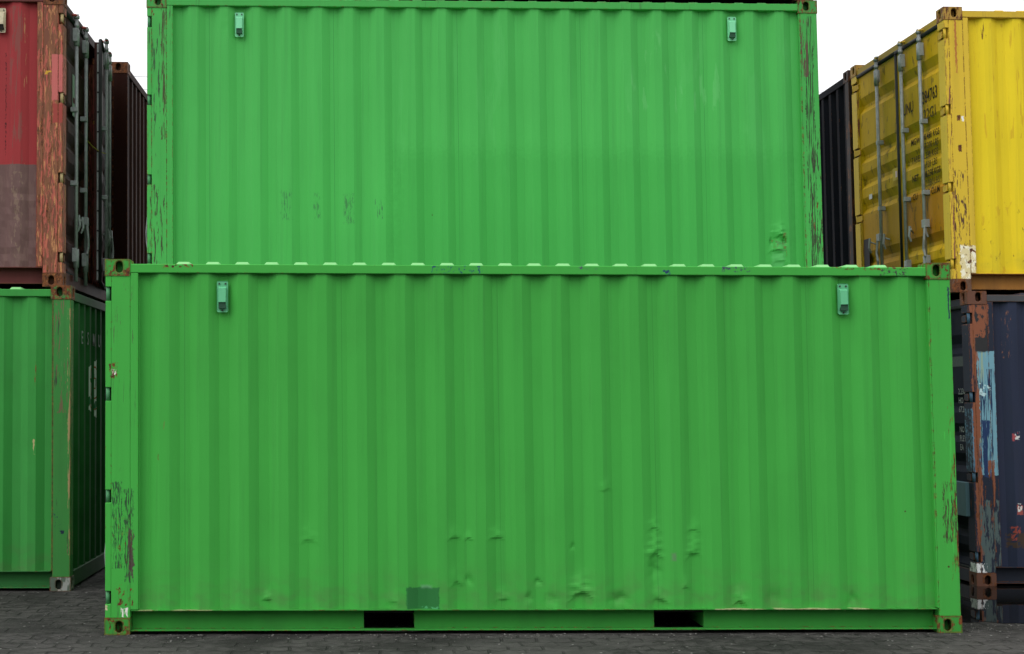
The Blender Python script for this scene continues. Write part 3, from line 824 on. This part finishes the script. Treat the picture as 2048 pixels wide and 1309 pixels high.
# ------------------------------------------------------------------ D: red container on top of C, doors to the right
RED = (.30, .034, .037)
postD = paint('rust_red_post', (.23, .095, .05), 41, var=.3, streak=.6, rust=.42, edge=.8, spots=False, bumps=.5, scratch=.7,
    hues=[((.42, .10, .075), .50), ((.48, .22, .095), .20), ((.17, .065, .04), .35)], grime=.25, rsc=(30, 5), patches=[
    dict(u=(5.955, 6.054), z=(1.63, 2.03), col=(.48, .125, .115), warp=.012, soft=.003),
    dict(u=(5.965, 6.054), z=(1.43, 1.60), col=(.30, .055, .045), warp=.02, soft=.004),
    dict(u=(5.895, 5.95), z=(1.855, 1.885), col=(.55, .32, .04), cov=.6, sc=(30, 30))])
wallD = paint('red_wall', RED, 42, var=.10, streak=.25, grime=.08, spots=False, patches=[
    dict(u=(5.58, 5.69), z=(1.0, 2.46), col=(.20, .065, .055), cov=.46, sc=(30, 3), warp=.02, k=.8),
    dict(u=(5.70, 5.73), z=(1.0, 2.46), col=(.40, .20, .09), cov=.25, sc=(40, 5), warp=.02, k=.8, s=3),
    dict(u=(4.0, 5.812), z=(.17, 1.068), col=(.135, .078, .072), warp=.006, soft=.003),
    dict(u=(4.0, 5.812), z=(.17, 1.068), col=(.17, .105, .09), warp=.02, soft=.003, cov=.36, sc=(22, 4), s=3, k=.5),
    dict(u=(5.60, 5.70), z=(.25, 1.0), col=(.22, .15, .11), cov=.36, sc=(30, 14), s=5, k=.6),
    dict(u=(5.535, 5.545), z=(1.15, 2.05), col=(.03, .01, .01), cov=.52, sc=(60, 45))])
castD = paint('rusty_brown_casting', (.15, .065, .035), 43, rust=.8, edge=1, spots=False, bumps=.4)
doorD = paint('dark_red_door', (.048, .011, .010), 44, var=.3, streak=.3, grime=.4, rust=.06, edge=.3, spots=False)
railD = paint('maroon_rail', (.125, .036, .032), 45, var=.2, streak=.3, grime=.15, edge=.4, rust=.10, spots=False)
STICK = flat('pale_plate', (.34, .42, .37), .6, 0, .3, 12)
DARKRED = flat('dark_red_print', (.10, .01, .015), .6)
CREAM = flat('cream_paint', (.55, .48, .34), .6, 0, .4, 25)
def dress_doorD(c, d, leaf, place):
    if leaf == 0:
        bm = bmesh.new(); grid(bm, [.42, .66], [1.60, 1.98], lambda t, z: place(t, -.004, z))
        c.part('sign', bm, STICK, parent=d, label='pale green notice plate on the door')
        bm = bmesh.new(); grid(bm, [.44, .64], [1.72, 1.77], lambda t, z: place(t, -.0065, z))
        c.part('sign_print', bm, DARKRED, parent=d)
        bm = bmesh.new()
        for zc in (1.98, 1.86, 1.16, 1.78):
            grid(bm, [.012, .03], [zc, zc+.045], lambda t, z: place(t, -.004, z))
        c.part('paint_mark', bm, STICK, parent=d)
MD = dict(MA); MD.update(wall=wallD, post=postD, post_front=postD, cast=castD, cast_low=castD, rail=railD, brail=railD, header=paint('red_header', (.075, .024, .02), 46, grime=.3, edge=.5),
          roof=railD, door=doorD, vent=CREAM, pin=paint('cream_pin', (.36, .28, .14), 47, rust=.4), rods=(((.38, 0), (.83, 1)), ((.42, 1), (.95, 0))), hasps=(.50, .66),
          leaf_open=(0, 6.7), dress_door=dress_doorD, hinge=castD, keeper=paint('red_keeper', (.30, .06, .05), 48, rust=.3), louvre=DARK)
cD = Box('shipping_container', 'weathered red container with rusty orange corner post and one door ajar', -.8212, 2.4706, 1, .0043, mir=True, pivot_right=True)
build(cD, MD, res=(2, 40), vents=((.555,), (5.28,)),
      dents=lambda u, v: (.010*mnoise.noise(Vector((u*13, v*13, 2)))*max(0, min(1, (1.05-v)*4)) if u < .62 else 0))

# ------------------------------------------------------------------ J: dark brown container behind D, K: navy container behind E, with what they stand on
jb = paint('dark_brown_paint', (.030, .011, .009), 51, var=.2, streak=.3, grime=.2, rust=.08, edge=.6, spots=False, spec=.02)
MJ = dict(MG); MJ.update(wall=jb, post=jb, post_front=jb, cast=castD, cast_low=castD, rail=jb, brail=jb, roof=jb, door=jb, end=jb, endrail=jb)
for lv, lb in ((1, 'dark brown container in the upper tier right behind the red one'),
               (0, 'dark brown container on the ground behind the lower left green one')):
    c = Box('shipping_container', lb, -.8212+.125, 5.12, lv, 0, pivot_right=True); build(c, MJ, res=(1, 1), vents=None, door=False)
kb = paint('navy_paint', (.008, .009, .014), 52, spec=.02, var=.2, streak=.25, grime=.15, edge=.3, spots=False)
kc = paint('navy_rusty_casting', (.03, .022, .020), 53, rust=.5, edge=.9, spots=False)
MK = dict(MJ); MK.update(wall=kb, post=kc, post_front=kc, cast=kc, cast_low=kc, rail=kb, brail=kb, roof=kb, door=kb, end=kb, endrail=kb)
for lv, lb in ((1, 'near-black navy container behind the yellow one in the upper tier'),
               (0, 'dark container on the ground behind the worn blue one')):
    c = Box('shipping_container', lb, 7.1807-.035, 5.22, lv, 0, mir=True); build(c, MK, res=(1, 1), vents=None, door=False)

# ------------------------------------------------------------------ E: yellow container, doors to the left
YEL = (.74, .56, .018)
wallE = paint('yellow_wall', YEL, 61, var=.09, streak=.18, dirty_low=.2, grime=.06, rust=.0, patches=[
    dict(u=(.3, 1.2), z=(.17, .9), col=(.52, .30, .02), cov=.22, sc=(14, 5), warp=.05, k=.45),
    dict(u=(.3, 1.2), z=(.25, .9), col='rust', cov=.02, sc=(20, 10), s=3, k=.7),
    dict(u=(.36, .40), z=(2.3, 2.46), col='rust', cov=.30, sc=(50, 5), s=6),
    dict(u=(.3, 1.2), z=(1.4, 2.45), col=(.52, .30, .02), cov=.20, sc=(30, 3), s=4, k=.6)])
postE = paint('yellow_post', (.66, .45, .040), 62, var=.08, streak=.2, rust=.17, scratch=.35, edge=.6, grime=.08, spots=False, patches=[
    dict(u=(.03, .16), z=(.25, 1.1), col=(.10, .05, .03), cov=.36, sc=(50, 10)),
    dict(u=(.085, .232), z=(.118, .42), col=(.70, .60, .34), warp=.035, soft=.005),
    dict(u=(.085, .232), z=(.118, .42), col=(.85, .80, .62), warp=.035, soft=.005, cov=.5, sc=(20, 12)),
    dict(u=(.085, .232), z=(.118, .42), col='rust', cov=.26, sc=(28, 20), s=3),
    dict(u=(.10, .13), z=(1.55, 1.60), col='rust', cov=.9, sc=(30, 20)),
    dict(u=(.14, .16), z=(1.55, 1.59), col=(.8, .8, .8), cov=.9, sc=(30, 20)),
    dict(u=(.10, .13), z=(1.27, 1.33), col='rust', cov=.8, sc=(30, 20), s=2),
    dict(u=(.01, .06), z=(.1, 2.3), col=(.20, .07, .05), cov=.30, sc=(50, 4), s=9),
    dict(u=(.10, .12), z=(1.98, 2.47), col=(.42, .16, .04), cov=.60, sc=(40, 3), s=5)])
castE = paint('yellow_rusty_casting', (.40, .24, .05), 63, rust=.62, edge=.9, scratch=.6, spots=False, bumps=.35)
castEl = paint('brown_casting_yellow', (.13, .075, .05), 64, rust=.65, edge=.9, spots=False, bumps=.4)
doorE = paint('yellow_door', (.60, .37, .006), 65, var=.25, streak=.4, grime=.12, spec=.06, edge=.3, spots=False, patches=[
    dict(axis='y', u=(.05, 1.2), z=(.50, 1.02), col=(.36, .13, .006), warp=.03, soft=.05, k=.75),
    dict(axis='y', u=(1.25, 2.4), z=(.1, 1.0), col=(.34, .15, .015), warp=.05, soft=.1, k=.5),
    dict(axis='y', u=(.05, 2.4), z=(.1, 2.4), col=(.12, .08, .02), cov=.22, sc=(12, 7), k=.6)])
railE = paint('yellow_rail', (.62, .42, .04), 66, edge=.8, rust=.15, scratch=.4, grime=.12)
brailE = paint('ochre_bottom_rail', (.34, .16, .035), 67, var=.2, streak=.3, rust=.2, edge=.7, grime=.3)
BLACKTXT = flat('black_lettering', (.030, .024, .010), .7, 0, .8, 40)
GREYTXT = flat('faded_lettering', (.10, .075, .012), .7, 0, .8, 40)
def dress_doorE(c, d, leaf, place):
    if leaf == 0:
        # reading direction is from the far side (larger t) to the near post
        T = lambda s, sz, t, z, m=BLACKTXT, st=1.0: text_part(c, d, s, sz, m, place, t, z, sign=-1, stretch=st, out=-.004)
        T('SUNU', .150, 1.03, 1.80, BLACKTXT, .80)
        T('384763', .165, .50, 1.82, BLACKTXT, .72)
        T('22G1', .145, .48, 1.66, GREYTXT, .95)
        for k, (a, b) in enumerate((('MGW', '30.480 KGS'), ('', '67.200 LBS'), ('TARE', '2.230 KGS'), ('', '4.920 LBS'), ('NET', '28.250 KGS'), ('', '62.280 LBS'), ('CU', '33.2 CU.M'))):
            z = 1.475 - k*.088
            if a: T(a, .085, .80, z)
            T(b, .085, .52, z, BLACKTXT if k % 2 == 0 else GREYTXT, .95)
    else:
        bm = bmesh.new(); grid(bm, [.075, .235], [.22, .72], lambda t, z: place(t, -.004, z)); c.part('dark_panel', bm, flat('dark_panel', (.03, .03, .035), .6), parent=d)
        bm = bmesh.new(); grid(bm, [wd2-.10, wd2+.03], [1.20, 1.32], lambda t, z: place(t, -.030, z)); st = c.part('plate', bm, railE, parent=d)
        bm = bmesh.new(); grid(bm, [wd2-.02, wd2+.03], [1.225, 1.285], lambda t, z: place(t, -.034, z)); c.part('sticker', bm, flat('white_red_sticker', (.7, .5, .5), .5), parent=d)
        bm = bmesh.new(); grid(bm, [.27, .36], [1.12, 1.17], lambda t, z: place(t, -.004, z)); c.part('white_mark', bm, flat('white_mark', (.65, .65, .62), .6), parent=d)
wd2 = 1.105
ME = dict(MA); ME.update(wall=wallE, post=postE, post_front=postE, cast=castE, cast_low=castEl, rail=railE, brail=brailE, header=paint('yellow_header', (.42, .28, .025), 68, grime=.2, edge=.4),
          roof=railE, door=doorE, vent=railE, pin=railE, hinge=paint('orange_hinge', (.58, .36, .02), 69, grime=.2, edge=.4), keeper=railE,
          rods=(((.42, 1), (.88, 0)), ((.70, 1),)), dress_door=dress_doorE)
cE = Box('shipping_container', 'bright yellow container with grey lock rods and black lettering on its doors', 7.1807, 2.6896, 1, .016)
build(cE, ME, res=(2, 16), vents=None)

# ------------------------------------------------------------------ F: worn blue container below E
NAVY = (.024, .031, .060)
wallF = paint('navy_wall', NAVY, 71, var=.15, streak=.3, grime=.2, spots=False, patches=[
    dict(u=(.375, .425), z=(1.27, 1.34), col=(.34, .07, .08), cov=.62, sc=(25, 25), warp=.01),
    dict(u=(.40, .44), z=(1.28, 1.35), col=(.6, .6, .6), cov=.55, sc=(25, 25), warp=.01, s=4),
    dict(u=(.395, .45), z=(.62, .71), col=(.33, .08, .07), cov=.62, sc=(25, 25), warp=.02),
    dict(u=(.40, .44), z=(.65, .72), col=(.7, .68, .65), cov=.5, sc=(25, 25), warp=.01, s=4),
    dict(u=(.34, .42), z=(.40, .52), col=(.28, .06, .045), cov=.52, sc=(25, 25), warp=.02, s=7),
    dict(u=(.30, .46), z=(.33, .46), col=(.06, .04, .03), cov=.6, sc=(20, 20), warp=.02, s=1),
    dict(u=(.32, .40), z=(2.0, 2.45), col=(.20, .09, .06), cov=.22, sc=(40, 9), s=3)])
RUSTF = (.23, .082, .045)
postF = paint('peeling_blue_post', (.020, .026, .045), 72, var=.2, streak=.3, grime=.2, rust=.0, edge=.6, spots=False, bumps=.5, patches=[
    dict(u=(.07, .232), z=(.97, 2.06), col=(.16, .33, .41), warp=.014, soft=.003, wz=1),
    dict(u=(.07, .15), z=(1.25, 2.06), col=(.26, .36, .28), cov=.42, sc=(70, 1.2), s=3),
    dict(u=(.06, .232), z=(.95, 1.90), col=(.018, .035, .085), cov=.40, sc=(60, 2.6), s=5),
    dict(u=(.10, .17), z=(.95, 1.45), col=(.018, .04, .11), cov=.68, sc=(40, 3), s=1),
    dict(u=(.005, .05), z=(.95, 1.55), col=(.10, .22, .32), cov=.55, sc=(55, 3), s=7),
    dict(u=(.02, .085), z=(.22, 2.46), col=RUSTF, cov=.62, sc=(26, 2.2), warp=.02, s=2),
    dict(u=(.06, .17), z=(2.05, 2.47), col=(.030, .030, .032), warp=.02, soft=.01),
    dict(u=(.12, .20), z=(.30, 1.10), col=RUSTF, cov=.42, sc=(34, 4), s=11),
    dict(u=(.01, .19), z=(2.18, 2.47), col=RUSTF, cov=.46, sc=(24, 9), s=4),
    dict(u=(.05, .232), z=(.12, .75), col=(.085, .12, .12), cov=.52, sc=(30, 5), s=9),
    dict(u=(.0, .20), z=(.60, 1.0), col='rust', cov=.22, sc=(40, 8), s=6),
    dict(u=(.0, .10), z=(.118, .20), col=(.80, .80, .80), cov=.56, sc=(26, 10), s=8, warp=.01),
    dict(u=(.085, .20), z=(1.66, 1.78), col=(.45, .62, .65), cov=.30, sc=(9, 14), s=12)])
castF = paint('brown_red_casting', (.135, .062, .042), 73, rust=.55, edge=.8, spots=False, bumps=.4)
doorF = paint('dark_navy_door', (.013, .017, .028), 74, spec=.03, var=.2, streak=.2, grime=.3, spots=False)
railF = paint('grey_blue_rail', (.075, .078, .085), 75, var=.2, streak=.2, grime=.2, rust=.12, edge=.7, spots=False)
brailF = paint('navy_bottom_rail', (.022, .027, .042), 76, var=.2, grime=.2, edge=.8, rust=.05, spots=False)
TXTF = flat('white_text', (.26, .28, .28), .7, 0, .8, 30)
def dress_doorF(c, d, leaf, place):
    if leaf == 0:
        T = lambda s, sz, t, z, st=1.0: text_part(c, d, s, sz, TXTF, place, t, z, sign=-1, stretch=st, out=-.004)
        for s, z in (('HO', 1.60), ('67.200', 1.52), ('NO', 1.34), ('FLEY', 1.26), ('EA', 1.18), ('2.230', 1.68)):
            T(s, .075, .22, z, .9)
        bm = bmesh.new(); grid(bm, [.04, .34], [1.93, 2.02], lambda t, z: place(t, -.004, z)); c.part('sign', bm, flat('grey_plate', (.07, .085, .085), .8), parent=d)
        bm = bmesh.new(); grid(bm, [.03, .045], [1.88, 2.06], lambda t, z: place(t, -.02, z)); c.part('bright_clip', bm, TXTF, parent=d)
        bm = bmesh.new()
        v = [place(t, x, z) for t in (.0, .36) for x in (-.06, -.001) for z in (.60, .90)]
        vs = [bm.verts.new(p) for p in v]
        for f in ((0, 1, 3, 2), (4, 6, 7, 5), (0, 4, 5, 1), (2, 3, 7, 6), (0, 2, 6, 4), (1, 5, 7, 3)): bm.faces.new([vs[i] for i in f])
        c.part('document_box', bm, paint('grey_blue_panel', (.075, .14, .165), 77, spots=False), parent=d, bevel=.005, label='pale blue-grey box low on the door')
MF = dict(MA); MF.update(wall=wallF, post=postF, post_front=postF, cast=castF, cast_low=castF, rail=railF, brail=brailF, header=brailF, roof=brailF, door=doorF,
          vent=railF, pin=paint('blue_pin', (.05, .10, .15), 78, rust=.4), rods=(((.55, 1), (.95, 1)), ((.30, 1), (.75, 1))), dress_door=dress_doorF, hinge=brailF, keeper=brailF)
cF = Box('shipping_container', 'dark blue container under the yellow one, its corner post peeling to light blue and rust', 7.2494, 2.5415, 0)
build(cF, MF, res=(2, 16), vents=None)

# ------------------------------------------------------------------ unseen stacks added across the yard to keep low sky off the green fronts
for i in range(4):
    for lv in (0, 1, 2):
        c = Box('shipping_container', 'unseen dark container added across the yard to shade the green fronts', -10.2+i*6.35, -20.5-D, lv, 0, group='unseen containers added to block low sky')
        build(c, MK if (i+lv) % 2 else MJ, res=(1, 1), vents=None, door=False)

# ------------------------------------------------------------------ loose things
def single(name, bm, mat, label, cat, smooth=True, group=None, kind=None):
    bmesh.ops.recalc_face_normals(bm, faces=bm.faces)
    me = bpy.data.meshes.new(name); bm.to_mesh(me); bm.free(); me.materials.append(mat)
    if smooth:
        for p in me.polygons: p.use_smooth = True
    o = bpy.data.objects.new(name, me); C.objects.link(o)
    o['label'] = label; o['category'] = cat
    if group: o['group'] = group
    if kind: o['kind'] = kind
    return o

# yellow twine tying the red container's lock rods together
def sag(a, b, s, n=12):
    a = Vector(a); b = Vector(b)
    return [a.lerp(b, i/n) - Vector((0, 0, s*4*(i/n)*(1-i/n))) for i in range(n+1)]
def unproj(u, v, depth):
    """the point seen at photo pixel u,v at a given distance along the view axis: used only to read positions off the photograph"""
    d = fw + rt2*((u-818.62)/2865.91) + up2*((633.23-v)/2865.91)
    return CAM + d*depth
single('twine', (lambda bm: (tube(bm, sag((-.865, 3.40, 4.13), (-.75, 3.86, 4.06), .03), .005, 6), bm)[1])(bmesh.new()),
       flat('yellow_twine', (.40, .32, .03), .8), 'thin yellow twine tied between the lock rods of the red container', 'twine')
# grit and stones lying along the foot of the containers and the puddle's edge
random.seed(11)
bm = bmesh.new()
for i in range(900):
    k = random.random()
    if k < .45: x = random.uniform(-.3, 6.4); y = -abs(random.gauss(0, .10)) - .01 if 0 < x < 6.06 else random.uniform(-.3, .4)
    elif k < .65: x = random.uniform(6.1, 8.0); y = random.gauss(.22, .10)
    elif k < .80: x = random.uniform(-2.2, -.1); y = random.uniform(-.8, 3.2)
    else: x = random.uniform(-1.6, 8); y = random.uniform(-1.3, 0)
    r = random.choice((.002, .003, .003, .004, .005, .007))*random.uniform(.7, 1.2)
    m4 = Matrix.Translation((x, y, r*.5)) @ Matrix.Rotation(random.uniform(0, 6.28), 4, 'Z') @ Matrix.Diagonal((random.uniform(.8, 1.7), 1, random.uniform(.45, .8), 1))
    bmesh.ops.create_icosphere(bm, subdivisions=1, radius=r, matrix=m4)
for v in bm.verts: v.co += Vector((random.uniform(-1, 1), random.uniform(-1, 1), random.uniform(-.5, .5)))*.0008
single('grit', bm, flat('stone_grit', (.16, .155, .145), .9, 0, .9, 9), 'fine grit and small stones scattered on the dark paving', 'grit', smooth=False, kind='stuff')
# overhead cables
cabm = flat('cable_black', (.10, .10, .11), .6)
for (p0, p1, s, lb) in (((-26, 60, 18.15), (40, 64, 18.05), .35, 'upper of the two thin cables crossing the white sky'),
                     ((-26, 60, 17.5), (40, 64, 17.4), .35, 'lower of the two thin cables crossing the white sky')):
    bm = bmesh.new(); tube(bm, sag(p0, p1, s, 40), .010, 6)
    single('overhead_cable', bm, cabm, lb, 'cable', group='cables across the sky')
